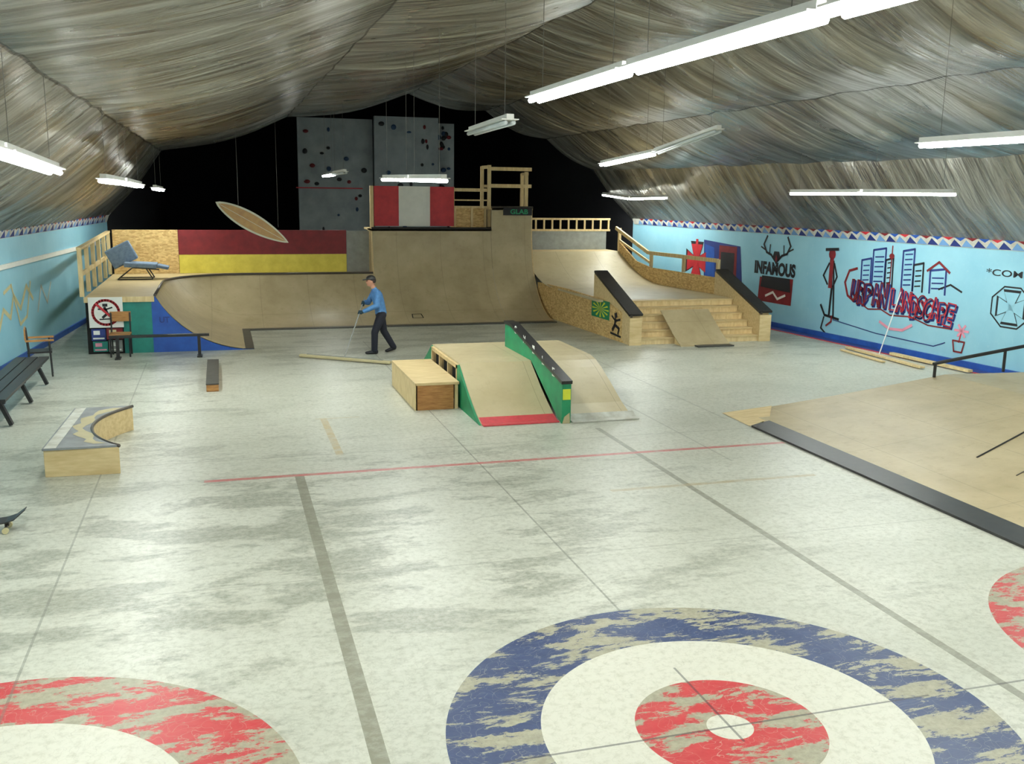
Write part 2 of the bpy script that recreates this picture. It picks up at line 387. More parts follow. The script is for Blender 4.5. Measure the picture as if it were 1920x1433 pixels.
def g3(mb):
    s0=-23.25
    mb.add([m1(-23.05,.62),m1(-21.65,.62),m1(-21.62,1.3),m1(-23.0,1.26)],[(0,1,2,3)],'maroon')
    mb.add([m2(-22.95,1.0),m2(-21.7,.95),m2(-21.75,1.3),m2(-22.9,1.3)],[(0,1,2,3)],'ink')
    ribbon(mb,[(-22.7,.78),(-22.4,.9),(-22.2,.74),(-21.9,.86)],.06,m3,'white')
    textfit(mb,'INFAMOUS',1.7,.32,lambda a,b:m2(s0+a,1.36+b),'ink',.05)
    for sg in(-1,1):
        c=-22.35
        ribbon(mb,[(c+sg*.08,1.74),(c+sg*.22,1.86),(c+sg*.42,1.92),(c+sg*.55,2.12),(c+sg*.42,2.34)],.06,m2,'ink')
        ribbon(mb,[(c+sg*.3,1.87),(c+sg*.28,2.12)],.04,m2,'ink')
        ribbon(mb,[(c+sg*.48,1.98),(c+sg*.66,2.05)],.04,m2,'ink')
    mb.add([m2(c-.16,1.8),m2(c,1.62),m2(c+.16,1.8),m2(c+.1,1.96),m2(c-.1,1.96)],[(0,1,2,3,4)],'ink')
    mb.add([m3(c-.05,1.76),m3(c,1.68),m3(c+.05,1.76),m3(c,1.88)],[(0,1,2,3)],'maroon')
paint(g3,'wall_painting','black antlered skull over INFAMOUS lettering on red block')
def g4(mb):
    c=-20.15
    ribbon(mb,[(c-.05,.55),(c-.02,1.2),(c-.12,1.85)],.07,m1,'ink')
    ribbon(mb,[(c+.1,.55),(c+.05,1.2),(c-.02,1.85)],.06,m1,'ink')
    ribbon(mb,[(c-.08,1.25),(c-.08,1.9)],.13,m2,'maroon')
    ribbon(mb,[(c-.16,1.8),(c-.34,1.5),(c-.18,1.3)],.05,m2,'ink')
    ribbon(mb,[(c+.02,1.8),(c+.14,1.5),(c+.02,1.25)],.05,m2,'ink')
    mb.add([m2(c-.08+.12*math.cos(t*math.tau/12),2.02+.13*math.sin(t*math.tau/12)) for t in range(12)],[tuple(range(12))],'maroon')
    ribbon(mb,[(c-.3,2.12),(c+.12,2.15)],.07,m3,'ink')
    ribbon(mb,[(c-.36,.78),(c-.2,.55),(c+.3,.5)],.06,m2,'ink');ribbon(mb,[(c-.22,.5),(c-.3,.22),(c-.1,-0.0+.1)],.045,m2,'ink')
    ribbon(mb,[(c+.05,.55),(c+.05,.42),(c-.12,.3)],.05,m2,'maroon')
    ribbon(mb,[(c+.1,.47),(-18.6,.34),(-16.9,.3),(-16.6,.42)],.022,m1,'navy')
paint(g4,'wall_painting','tall thin painted figure in red and black')
def g5(mb):
    for s,w,h,k in((-19.2,.28,.5,'navy'),(-18.85,.36,.75,'navy'),(-18.45,.2,.55,'ink'),(-17.95,.3,.78,'navy'),(-17.62,.25,.5,'ink'),(-17.15,.4,.42,'navy')):
        ribbon(mb,[(s,1.4),(s-.02,1.45+h),(s+w,1.45+h+.06),(s+w+.02,1.4)],.045,m1,k)
        for q in range(int(h/.11)): ribbon(mb,[(s+.05,1.5+q*.11),(s+w-.05,1.52+q*.11)],.03,m1,k)
    ribbon(mb,[(-18.3,1.5),(-18.3,2.32)],.035,m1,'maroon');mb.add([m2(-18.3+.08*math.cos(t*math.tau/10),2.1+.06*math.sin(t*math.tau/10)) for t in range(10)],[tuple(range(10))],'maroon')
    ribbon(mb,[(-17.25,1.86),(-16.95,2.06),(-16.65,1.86)],.05,m2,'maroon')
    ribbon(mb,[(-16.9,1.5),(-16.6,1.62),(-16.3,1.5)],.04,m1,'ink')
    graff(mb,'URBAN',-19.45,1.02,.235,.46,m1,m1,None,'navy',.05,3,.015)
    graff(mb,'URBAN',-19.48,1.05,.235,.46,m2,m3,None,'maroon',.03,3,.015)
    graff(mb,'LANDSCAPE',-18.2,.90,.205,.42,m1,m1,None,'navy',.045,5,.010)
    graff(mb,'LANDSCAPE',-18.23,.94,.205,.42,m2,m3,None,'red',.025,5,.010)
    ribbon(mb,[(-19.35,1.75),(-19.6,1.68),(-19.72,1.4),(-19.6,1.1),(-19.4,1.0),(-19.3,1.2)],.06,m2,'maroon')
    ribbon(mb,[(-19.2,.98),(-18.9,.86),(-18.5,.9),(-18.2,.80),(-17.6,.84),(-17.1,.72),(-16.5,.72)],.03,m2,'maroon')
    for t in range(6):
        a=t*math.tau/6;ribbon(mb,[(-16.2,.72),(-16.2+.17*math.cos(a),.72+.13*math.sin(a))],.05,m2,'pink')
    ribbon(mb,[(-16.2,.7),(-16.25,.48)],.03,m1,'red');ribbon(mb,[(-16.4,.5),(-16.1,.5),(-16.15,.28),(-16.35,.28)],.035,m2,'maroon',True)
    ribbon(mb,[(-18.5,.62),(-18.2,.5),(-17.8,.52),(-17.55,.66)],.06,m2,'pink')
paint(g5,'wall_painting','red and navy URBAN LANDSCAPE graffiti with skyline')
def g6(mb):
    textfit(mb,'*COMMIT*',1.5,.13,lambda a,b:m1(-15.75+a,1.9+b),'ink',.01)
    c,z=-15.1,1.32
    ribbon(mb,[(c+.48*math.cos(math.pi/8+t*math.pi/4),z+.42*math.sin(math.pi/8+t*math.pi/4)) for t in range(8)],.03,m1,'ink',True)
    cross(mb,c,z,.34,m1,'ink');cross(mb,c,z,.29,m2,'wall',.16)
paint(g6,'wall_painting','black COMMIT stencil with outlined cross emblem')
def LWm(off=.006): return lambda s,z:(xl(s)+off,s,z)
mb=MB();l1=LWm()
ribbon(mb,[(19.5,.7),(19.9,1.1),(20.3,.9),(20.6,1.3),(21.0,1.0),(21.5,1.4),(21.9,1.1)],.09,l1,'paleyellow')
ribbon(mb,[(20.0,1.4),(20.5,1.5),(20.9,.7),(21.4,.8),(21.8,1.45)],.07,l1,'paleyellow')
ribbon(mb,[(22.2,.8),(22.6,1.3),(23.0,.9),(23.4,1.3)],.06,l1,'offwhite')
mb.build('wall_painting',WL,'faded pale yellow graffiti scribble')
# ------------------------------------------------------------------ ramps
RR=2.2
def hz(d): return RR-math.sqrt(max(0,RR*RR-d*d))
D1=math.sqrt(RR*RR-(RR-1.17)**2)
bx,by=.6,24.37;ex0=21.3
def surfgrid(mb,path,dmax,k,nd=18,top=None):
    ds=[dmax*i/nd for i in range(nd+1)]
    cols=[]
    for (px,py),(nx,ny) in path:
        c=[(px+nx*d,py+ny*d,hz(d)+.012) for d in ds]
        if top: c+= [(px+nx*dmax,py+ny*dmax,z) for z in top]
        cols.append(c)
    m_=len(cols[0]);vs=[v for c in cols for v in c]
    mb.add(vs,[(i*m_+j,(i+1)*m_+j,(i+1)*m_+j+1,i*m_+j+1) for i in range(len(cols)-1) for j in range(m_-1)],k)
q=thing('quarter_pipe',(0,23,0),'low tan quarter pipe with rounded corner and blue painted end','skate ramp')
path=[((bx,ex0),(-1,0)),((bx,22.8),(-1,0)),((bx,by),(-1,0))]
path+=[((bx,by),(-math.cos(a),math.sin(a))) for a in [math.pi/2*i/16 for i in range(1,16)]]
path+=[((bx,by),(0,1)),((2.2,by),(0,1)),((3.94,by),(0,1))]
mb=MB();surfgrid(mb,path,D1,'ramp');mb.build('riding_surface',q,smooth=True)
arc=[(bx-D1*math.cos(a),by+D1*math.sin(a)) for a in [math.pi/2*i/16 for i in range(17)]]
deck=[(-2.68,ex0),(bx-D1,ex0)]+arc+[(3.92,by+D1),(3.92,26.98),(-2.68,26.98)]
mb=MB();mb.prism(deck,1.12,1.17,'z','ply','pine');mb.build('deck',q)
mb=MB();mb.tube([(x,y,1.19) for x,y in [(bx-D1,ex0)]+arc+[(3.92,by+D1)]],.03,'coping');mb.build('coping',q,smooth=True)
curve=[(bx-d,hz(d)) for d in [D1*i/16 for i in range(17)]]
mb=MB();mb.prism([(-1.42,0),(bx,0)]+curve+[(-1.42,1.12)],ex0-.02,ex0,'y','blue');mb.build('side_panel',q,'blue painted curved plywood side')
mb=MB();mb.prism([(-1.98,0),(-1.42,0),(-1.42,1.12),(-1.98,1.12)],ex0-.02,ex0,'y','teal');mb.build('side_panel',q,'teal green painted plywood side')
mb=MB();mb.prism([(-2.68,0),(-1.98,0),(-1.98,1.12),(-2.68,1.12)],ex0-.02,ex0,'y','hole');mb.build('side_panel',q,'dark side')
mb=MB();mb.prism([(ex0,0),(26.98,0),(26.98,1.12),(ex0,1.12)],-2.68,-2.66,'x','ply');mb.build('side_panel',q,'bare plywood side')
mb=MB();mb.box(-2.7,-1.36,ex0-.05,ex0-.0,1.06,1.17,'pine');mb.build('deck_edge_board',q)
mb=MB();mb.prism([(.38,ex0),(.60,ex0),(.60,by-.20),(3.92,by-.20),(3.92,by+.05),(.38,by+.05)],0,.02,'z','darkmetal');mb.build('transition_plate',q)
mb=MB()
textfit(mb,'UT',.2,.12,lambda a,b:(-1.28+a,ex0-.026,.62+b),'navy');mb.build('lettering',q,'dark blue spray lettering')
fb=thing('fence_wall',(1,27.03,1.17),'plywood fence in bare, maroon, yellow and grey panels','fence')
def fence(x0,x1,z0,z1,k,lab):
    mb=MB();mb.box(x0,x1,27.0,27.05,z0,z1,k);mb.build('panel',fb,lab)
fence(-2.65,-1.06,1.17,2.3,'osb','bare oriented strand board panel')
fence(-1.05,3.3,1.66,2.3,'maroon','maroon painted panel')
fence(-1.05,3.3,1.17,1.655,'yellow','yellow painted panel')
fence(3.31,3.92,1.17,2.28,'grey','grey painted panel')
rl=thing('railing',(-2.75,24,1.17),'unpainted lumber railing along raised deck','railing')
mb=MB();mb.beam((-2.74,21.35,2.14),(-2.74,26.95,2.25),.1,.05,'pine');mb.build('rail',rl)
mb=MB();mb.beam((-2.74,21.35,1.62),(-2.74,26.95,1.66),.05,.09,'pine');mb.build('rail',rl)
for y in (21.4,22.5,23.6,24.7,25.8,26.9):
    mb=MB();mb.box(-2.78,-2.70,y-.045,y+.045,1.17,2.14+(y-21.4)*.02,'pine');mb.build('post',rl)
vt=thing('vert_ramp',(6.2,25,0),'tall tan quarter pipe with raised extension and lumber frame','skate ramp')
Dv=RR*.9995
mb=MB();surfgrid(mb,[((x,by),(0,1)) for x in(3.95,5.6,7.28)],Dv,'ramp',24,top=[2.2,2.36]);mb.build('riding_surface',vt,smooth=True)
mb=MB();surfgrid(mb,[((x,by),(0,1)) for x in(7.285,7.9,8.46)],Dv,'ramp',24,top=[2.2,2.5,2.95]);mb.build('riding_surface',vt,'taller extension surface',smooth=True)
pc=[(by+d,hz(d)) for d in [Dv*i/20 for i in range(21)]]
for x,top in((3.93,2.36),(8.46,2.95)):
    mb=MB();mb.prism([(27.3,0)]+[(by,0)]+pc[1:]+[(by+Dv,top),(27.3,top)],x,x+.03,'x','ply');mb.build('side_panel',vt)
mb=MB();mb.tube([(3.93,by+Dv-.01,2.37),(7.28,by+Dv-.01,2.37)],.035,'black');mb.build('coping',vt)
mb=MB();mb.tube([(7.28,by+Dv,2.96),(8.5,by+Dv,2.96)],.03,'coping');mb.build('coping',vt)
mb=MB();mb.box(3.93,7.3,by+Dv,28.0,2.30,2.35,'ply');mb.build('deck',vt)
mb=MB();mb.box(7.3,8.5,by+Dv,28.0,2.88,2.93,'ply');mb.build('deck',vt)
mb=MB();mb.box(3.95,8.46,by-.20,by+.06,0,.024,'darkmetal');mb.build('transition_plate',vt)
mb=MB();ms_=lambda s,z:(4.75+s,by+.62+z*.96,hz(.62+z*.96)+.02)
ribbon(mb,[(0,0),(.28,0),(.26,.22),(.02,.22)],.025,ms_,'hole',True);mb.build('marking',vt,'faint dark square outline')
mb=MB();mb.box(3.93,4.02,26.75,26.85,1.2,3.5,'pine');mb.build('post',vt)
mb=MB();mb.box(6.32,7.28,27.1,27.14,2.35,2.93,'osb');mb.box(6.3,7.3,27.02,27.1,2.92,2.98,'pine')
for x in(6.36,6.85,7.24):mb.box(x-.03,x+.03,27.04,27.1,2.35,2.95,'pine')
mb.build('guard_panel',vt)
for z0,z1 in((3.38,3.47),(3.12,3.16)):
    mb=MB();mb.box(6.2,7.4,27.1,27.15,z0,z1,'pine');mb.build('rail',vt)
for x,y,z0,z1 in((7.36,27.1,2.4,4.12),(8.46,27.1,2.9,3.95),(8.58,27.9,2.2,3.92),(7.36,27.9,2.3,4.1),(6.3,27.1,2.35,3.5)):
    mb=MB();mb.box(x-.045,x+.045,y-.045,y+.045,z0,z1,'pine');mb.build('post',vt)
for z in(3.55,4.02):
    mb=MB();mb.box(7.3,8.6,27.04,27.09,z-.05,z+.05,'pine');mb.build('rail',vt)
mb=MB();mb.box(7.3,8.7,27.84,27.89,3.5,3.58,'pine');mb.build('rail',vt)
mb=MB();mb.beam((7.36,27.1,4.07),(7.36,27.9,4.07),.05,.09,'pine');mb.build('rail',vt)
mb=MB();mb.beam((8.5,27.1,3.9),(8.58,27.9,3.9),.05,.08,'pine');mb.build('rail',vt)
mb=MB();mb.box(7.62,8.46,by+Dv-.06,by+Dv-.03,2.74,2.94,'ink');textfit(mb,'GLAB',.52,.13,lambda a,b:(7.82+a,by+Dv-.066,2.78+b),'green',.03)
mb.build('sign',vt,'black board with green GLAB lettering')
fl=thing('flag',(5.1,26.98,2.4),'red white red striped flag hung on rail','flag')
for a,b,k in((4.06,4.74,'red'),(4.74,5.62,'white'),(5.62,6.3,'red')):
    mb=MB();N=8
    vs=[(a+(b-a)*i/N,26.93+.02*math.sin((a+(b-a)*i/N)*9),z) for i in range(N+1) for z in(2.42,3.5)]
    mb.add(vs,[(2*i,2*i+2,2*i+3,2*i+1) for i in range(N)],k);mb.build('stripe',fl,smooth=True)
# ------------------------------------------------------------------ stair set
st=thing('stair_set',(10.3,22,0),'plywood stair set with hubba ledges and bank behind','skate ramp')
NS=6;rz=.87/NS;ty=.25;sy=20.15
mb=MB()
for i in range(NS):
    mb.box(9.05,12.07,sy+i*ty,sy+i*ty+ty+(.05 if i<NS-1 else .1),max(0,(i)*rz-.02 if i else 0),(i+1)*rz-.03,'pine')
    mb.box(9.05,12.07,sy+i*ty-.02,sy+i*ty+ty+.02,(i+1)*rz-.03,(i+1)*rz,'ply')
mb.build('stairs',st)
mb=MB();mb.box(8.6,12.15,sy+NS*ty-.02,25.0,.82,.87,'ramp2');mb.build('deck',st)
N=14;mb=MB();vs=[]
for i in range(N+1):
    t=i/N;z=.872+.8*t*t;y=24.9+2.5*t;vs+=[(8.5,y,z),(11.85-.3*t,y,z)]
mb.add(vs,[(2*i,2*i+1,2*i+3,2*i+2) for i in range(N)],'ramp2');mb.build('riding_surface',st,'gently curved bank',smooth=True)
mb=MB();mb.box(8.5,11.6,27.4,28.6,1.60,1.66,'ply');mb.build('deck',st,'rear landing')
def xs(y):return 8.80-.045*(y-20.12)
def slab(mb,poly,f,t,k):
    n=len(poly);vs=[(f(y),y,z) for y,z in poly]+[(f(y)+t,y,z) for y,z in poly]
    mb.add(vs,[tuple(range(n)),tuple(range(2*n-1,n-1,-1))]+[(i,n+i,n+(i+1)%n,(i+1)%n) for i in range(n)],k)
mb=MB();slab(mb,[(20.12,0),(26.1,0),(26.1,.9),(24.0,.92),(21.6,.87),(20.12,.62)],xs,.05,'osb');mb.build('side_panel',st,'oriented strand board side')
mb=MB();slab(mb,[(20.12,0),(26.0,0),(26.0,.9),(20.12,.62)],lambda y:12.3,.04,'osb');mb.build('side_panel',st)
def hubba(x):
    mb=MB()
    slab(mb,[(20.12,0),(20.16,.68),(22.25,1.45),(22.4,1.45),(22.4,.8),(21.6,.6),(20.4,0)],lambda y:x,.26,'ply');mb.build('hubba_ledge',st)
    mb=MB();mb.beam((x+.13,20.08,.69),(x+.13,22.3,1.50),.34,.05,'black');mb.beam((x+.01,20.06,.66),(x+.01,22.3,1.46),.05,.05,'coping');mb.build('ledge_top',st,'black steel capped ledge top')
    mb=MB();mb.box(x-.02,x+.28,20.07,20.12,0,.62,'ply');mb.build('ledge_end',st)
hubba(8.78);hubba(12.08)
mb=MB();slab(mb,[(22.4,.8),(25.8,.8),(27.4,1.6),(27.4,1.95),(26.4,1.45),(25.6,1.32),(22.4,1.3)],lambda y:12.12-.12*(y-22.4),.04,'osb');mb.build('parapet',st)
rr=thing('railing',(11.8,25,.87),'yellowish lumber handrail stepping down beside deck','railing')
rp=[(11.48,27.6,2.36),(11.8,25.9,1.72),(12.2,22.5,1.72)]
mb=MB()
for a,b in zip(rp,rp[1:]): mb.beam(a,b,.06,.1,'pine')
mb.build('rail',rr)
mb=MB();mb.beam((11.55,27.5,2.0),(11.84,25.9,1.45),.04,.07,'pine');mb.build('rail',rr)
for x,y,z0,z1 in((11.56,27.5,1.66,2.36),(11.9,25.9,1.3,1.75),(12.09,24.2,1.3,1.72),(12.24,22.55,1.3,1.75)):
    mb=MB();mb.box(x-.04,x+.04,y-.04,y+.04,z0,z1,'pine');mb.build('post',rr)
r2=thing('railing',(10.2,28.3,1.66),'white baluster railing above grey panel','railing')
mb=MB();mb.box(8.95,11.58,28.62,28.66,1.60,2.22,'grey');mb.build('panel',r2,'grey painted panel')
for z in(2.56,2.22):
    mb=MB();mb.box(8.95,11.7,28.60,28.68,z,z+.06,'pine');mb.build('rail',r2)
for i in range(11):
    mb=MB();x=9+i*.265;mb.box(x-.025,x+.025,28.61,28.66,2.28,2.56,'pine');mb.build('baluster',r2)
kk=thing('kicker_ramp',(10.4,20.2,0),'loose plywood kicker ramp leaning over stairs','skate ramp')
mb=MB();N=8;top=[(19.68+1.15*i/N,.02+.68*(i/N)**1.15) for i in range(N+1)]
mb.prism(top+[(y,z-.03) for y,z in top[::-1]],9.86,11.1,'x','ramp');mb.build('riding_surface',kk)
mb=MB();mb.box(10.2,11.1,19.5,19.72,.0,.03,'darkmetal');mb.build('transition_plate',kk)
for x in(9.9,11.02):
    mb=MB();mb.prism([(19.75,0),(20.1,0),(20.1,.21)],x,x+.04,'x','ply');mb.build('side_panel',kk)
ps=MB();ms=lambda s,z:(xs(-s)-.006,-s,z);ms2=lambda s,z:(xs(-s)-.010,-s,z)
ps.add([ms(-22.3,.42),ms(-21.25,.42),ms(-21.25,.86),ms(-22.3,.86)],[(0,1,2,3)],'green')
for t in range(12):
    a=t*math.tau/12;c,z=-21.77,.64
    ps.add([ms2(c,z),ms2(c+.48*math.cos(a-.1),z+.2*math.sin(a-.1)),ms2(c+.48*math.cos(a+.1),z+.2*math.sin(a+.1))],[(0,1,2)],'sunyellow')
ps.build('poster',st,'green poster with yellow sunburst')
ps=MB();c=-20.9
ribbon(ps,[(c,.5),(c-.03,.36),(c-.15,.24)],.09,ms2,'ink');ribbon(ps,[(c,.36),(c+.2,.3),(c+.15,.18)],.07,ms2,'ink');ribbon(ps,[(c-.25,.15),(c+.3,.12)],.05,ms2,'ink');ribbon(ps,[(c-.2,.55),(c,.46),(c+.25,.52)],.05,ms2,'ink')
ribbon(ps,[(c-.02,.58),(c+.04,.60)],.12,ms2,'ink');ps.build('stencil',st,'black stencilled skater')
# ------------------------------------------------------------------ funbox
fx=thing('funbox',(4.7,15.2,0),'green sided plywood funbox with tan ramps','skate ramp')
H=.69
def rampprof(y0,y1,n=10):
    return [(y0+(y1-y0)*i/n, .015+ (H-.015)*((i/n)**1.25)) for i in range(n+1)]
fp=rampprof(13.42,14.8);bp=[(y,z) for y,z in rampprof(18.3,16.85)][::-1]
fp2=[(13.36,.015),(13.8,.17),(14.3,.40),(14.7,.57),(14.95,.65),(15.2,.69)]
def sheet(x0,x1,pts,k,name,lab=None):
    mb=MB();mb.prism(list(pts)+[(y,z-.025) for y,z in list(pts)[::-1]],x0,x1,'x',k);mb.build(name,fx,lab)
sheet(3.56,4.74,fp,'ramp2','riding_surface');sheet(4.90,5.93,fp2,'ramp2','riding_surface')
sheet(3.56,5.93,bp,'ramp2','riding_surface')
mb=MB();mb.prism([(3.56,14.8),(4.90,14.8),(4.90,15.2),(5.93,15.2),(5.93,16.85),(3.56,16.85)],H-.03,H,'z','ramp2');mb.build('deck',fx)
mb=MB()
mb.prism([(13.42,0),(14.85,0),(14.85,H-.03)]+[(y,z-.02) for y,z in fp[::-1]],3.53,3.56,'x','green');mb.build('side_panel',fx,'green painted side')
mb=MB();mb.prism([(18.3,0),(16.8,0),(16.8,H-.03)]+[(y,z-.02) for y,z in bp],3.53,3.56,'x','green')
mb.build('side_panel',fx,'green painted side')
mb=MB();mb.box(3.60,3.63,14.85,16.8,0,H-.03,'hole');mb.build('shade_filler',fx,'dark filler standing for shade behind open framing')  # dark sheet behind the studs paints the shade of the open frame
for y in(14.88,15.5,16.15,16.78):
    mb=MB();mb.box(3.52,3.6,y-.02,y+.02,0,H-.03,'pine');mb.build('stud',fx)
mb=MB();mb.box(3.52,3.6,14.86,16.8,H-.09,H-.031,'pine');mb.build('stud',fx,'top plate')
mb=MB();mb.prism([(18.3,0),(13.42,0)]+[(y,z-.02) for y,z in fp2]+[(y,z-.02) for y,z in bp],5.91,5.94,'x','green');mb.build('side_panel',fx,'green painted side')
mb=MB();mb.prism([(13.34,.004),(13.34,.02),(13.44,.022),(13.62,.078),(13.64,.06),(13.45,.004)],3.57,4.74,'x','pinkred');mb.build('edge_strip',fx,'worn red painted edge')
mb=MB();mb.prism([(13.26,.004),(13.26,.02),(13.38,.026),(13.52,.082),(13.54,.06),(13.4,.004)],4.92,6.0,'x','offwhite');mb.build('edge_strip',fx,'worn white painted edge')
gl=thing('grind_ledge',(4.82,14.8,0),'sloping green plywood ledge capped with black steel','skate ledge')
lx0,lx1=4.755,4.885
poly=[(13.30,0.0),(13.30,.60),(16.0,1.10),(16.35,1.10),(16.35,H+.002),(14.82,H+.002),(13.5,.06)]
mb=MB();mb.prism(poly,lx0,lx1,'x','green');mb.build('body',gl)
mb=MB();mb.beam((4.82,13.26,.62),(4.82,16.0,1.125),.17,.05,'black');mb.beam((4.82,15.98,1.123),(4.82,16.37,1.123),.17,.05,'black');mb.build('ledge_top',gl,'black steel angle cap')
mb=MB();mb.box(4.75,4.89,13.27,13.30,.0,.60,'green');mb.box(4.76,4.88,13.262,13.27,.36,.52,'sunyellow');mb.prism([(4.76,.0),(4.88,.0),(4.87,.16),(4.79,.1)],13.262,13.27,'y','tan');mb.build('ledge_end',gl,'green end with yellow patch')
for i,ch in enumerate('SMILE'):
    mb=MB();y0=15.75-i*.5;z0=.76+(y0-13.3)*.185-.30
    v,f,w=text2d(ch,1,0,.02);h=max(b for a,b in v)
    mb.add([(lx0-.006,y0-a/w*.12,z0+.10+b/h*.13) for a,b in v],f,'white')
    mb.build('letter',gl,'small white painted letter')
sb=thing('wooden_box',(3.15,15.6,0),'low plywood box platform with varnished wood front','box')
mb=MB();mb.box(2.8,3.5,14.58,16.75,.40,.44,'ply');mb.build('top',sb)
mb=MB();mb.box(2.82,3.42,14.62,14.66,0,.40,'orangewood');mb.build('front_panel',sb)
mb=MB();mb.box(2.80,2.84,14.62,16.73,0,.40,'pine');mb.build('side_panel',sb)
mb=MB();mb.box(2.84,3.38,14.68,16.70,0.0,.39,'hole');mb.build('shade_filler',sb,'dark filler standing for shade inside hollow box')  # solid dark block paints the shade inside the hollow box
mb=MB();mb.box(2.82,3.48,16.70,16.73,0,.40,'pine');mb.build('frame',sb)
mb=MB();mb.box(3.44,3.49,14.62,14.67,0,.4,'pine');mb.build('frame',sb)
# ------------------------------------------------------------------ right bank ramp
rb=thing('bank_ramp',(10,9.5,0),'wide low tan bank ramp with black steel edge strip','skate ramp')
def bz(x):
    t=max(0,min(1,(x-7.75)/3.6));return .02+.5*(t**1.15)
xsn=[7.75+3.6*i/12 for i in range(13)]+[12.2,13.2]
def yf(x): return 13.3-.085*max(0,x-8.4)
mb=MB();N=len(xsn);vs=[(x,3.6,bz(x)) for x in xsn]+[(x,yf(x),bz(x)) for x in xsn];vs+=[(x,3.6,0) for x in xsn]+[(x,yf(x),0) for x in xsn]
mb.add(vs,[(i,i+1,N+i+1,N+i) for i in range(N-1)],'ramp');
mb.add(vs,[(N+i,N+i+1,3*N+i+1,3*N+i) for i in range(N-1)]+[(i,2*N+i,2*N+i+1,i+1) for i in range(N-1)]+[(N-1,2*N-1,4*N-1,3*N-1)]+[(0,N,3*N,2*N)],'ply')
mb.build('riding_surface',rb)
mb=MB();mb.prism([(7.42,3.6),(7.42,12.4),(7.85,12.62),(7.9,3.6)],.002,.03,'z','black');mb.build('edge_strip',rb,'black steel edge strip')
mb=MB();mb.add([(7.45,13.35,.006),(7.42,12.45,.006),(7.9,12.7,.03),(8.3,13.3,.09)],[(0,1,2,3)],'ply');mb.build('corner_piece',rb,'bare plywood corner')
def sl(x0,y0,x1,y1,w,k):
    mb=MB();z0,z1=bz(x0)+.006,bz(x1)+.006
    mb.beam((x0,y0,z0),(x1,y1,z1),w,.006,k);mb.build('seam',rb,'dark joint line')
sl(9.0,9.65,11.3,10.5,.022,'hole');sl(8.9,8.9,11.3,9.7,.012,'coping');sl(8.3,7.95,8.8,8.4,.02,'hole')
gr=thing('grind_rail',(12,13.1,.5),'thin black round steel rail on posts','grind rail')
mb=MB();mb.tube([(11.1,13.05,.70),(11.2,13.05,.72),(13.1,13.0,.98)],.03,'black');mb.build('rail',gr)
for x,z in((11.12,.70),(12.5,.88),(13.05,.96)):
    mb=MB();mb.tube([(x,13.03,bz(x)+.002),(x,13.03,z)],.025,'black');mb.build('post',gr)
# ------------------------------------------------------------------ curved bench ledge
cb=thing('curved_ledge',(-1.7,13.2,0),'low plywood grind ledge with concave curved side','skate ledge')
R_=1.75;mx,my=-1.24,12.08;fx_,fy=-1.30,14.32
cx_=(mx+fx_)/2+math.sqrt(R_**2-((fy-my)/2)**2);cy_=(my+fy)/2
a0=math.atan2(my-cy_,mx-cx_);a1=math.atan2(fy-cy_,fx_-cx_)
if a0<0:a0+=math.tau
if a1<0:a1+=math.tau
ar=[(cx_+R_*math.cos(a0+(a1-a0)*i/16),cy_+R_*math.sin(a0+(a1-a0)*i/16)) for i in range(17)]
mb=MB();mb.prism([(-2.09,12.1)]+ar+[(-2.02,14.28)],0,.33,'z','ply');mb.build('body',cb,bevel=.006)
mb=MB();mb.prism([(-2.1,12.07)]+ar+[(-2.03,14.3)],.33,.355,'z','greytop');mb.build('top',cb,'grey painted top')
mb=MB();mb.prism([(-2.08,12.08),(-1.95,12.08),(-1.88,14.28),(-2.01,14.28)],.355,.358,'z','offwhite');mb.build('paint_stripe',cb,'white stripe')
mb=MB();mb.add([(x-.06-.05*math.sin(i*1.3),y,.3575) for i,(x,y) in enumerate(ar[1:-1])]+[(x-.2-.05*math.sin(i*2.1),y,.3575) for i,(x,y) in list(enumerate(ar[1:-1]))[::-1]],[tuple(range(30))],'tan')
mb.build('worn_patch',cb,'worn tan patch')
mb=MB();mb.tube([(x,y,.345) for x,y in ar],.022,'coping');mb.build('coping',cb,smooth=True)
pb=thing('parking_block',(-.23,17.9,0),'short dark wooden grind block','skate ledge')
mb=MB();mb.box(-.33,-.13,16.82,19.3,0,.12,'orangewood');mb.build('body',pb,bevel=.01)
mb=MB();mb.box(-.335,-.125,16.81,19.31,.12,.14,'darkmetal');mb.build('top',pb)
fr=thing('grind_rail',(-1.25,20.5,0),'low flat black steel grind rail','grind rail')
mb=MB();mb.box(-2.2,-.3,20.52,20.62,.42,.47,'black');mb.build('rail',fr)
for x in(-2.05,-.5):
    mb=MB();mb.box(x-.03,x+.03,20.54,20.60,0,.42,'black');mb.box(x-.05,x+.05,20.42,20.70,0,.03,'black');mb.build('leg',fr)
sg=thing('no_skateboarding_sign',(-2.3,21.22,.55),'white square sign with red prohibition circle over skateboarder','sign')
mb=MB();mb.box(-2.62,-1.97,21.22,21.24,.55,1.17,'white');mb.build('board',sg)
mb=MB();c=(-2.295,.86);mp=lambda s,z:(s,21.214,z)
ribbon(mb,[(c[0]+.25*math.cos(t*math.tau/28),c[1]+.25*math.sin(t*math.tau/28)) for t in range(28)],.05,mp,'red',True)
mp2=lambda s,z:(s,21.210,z)
ribbon(mb,[(c[0]-.18,c[1]+.18),(c[0]+.18,c[1]-.18)],.045,mp2,'red')
mp3=lambda s,z:(s,21.217,z)
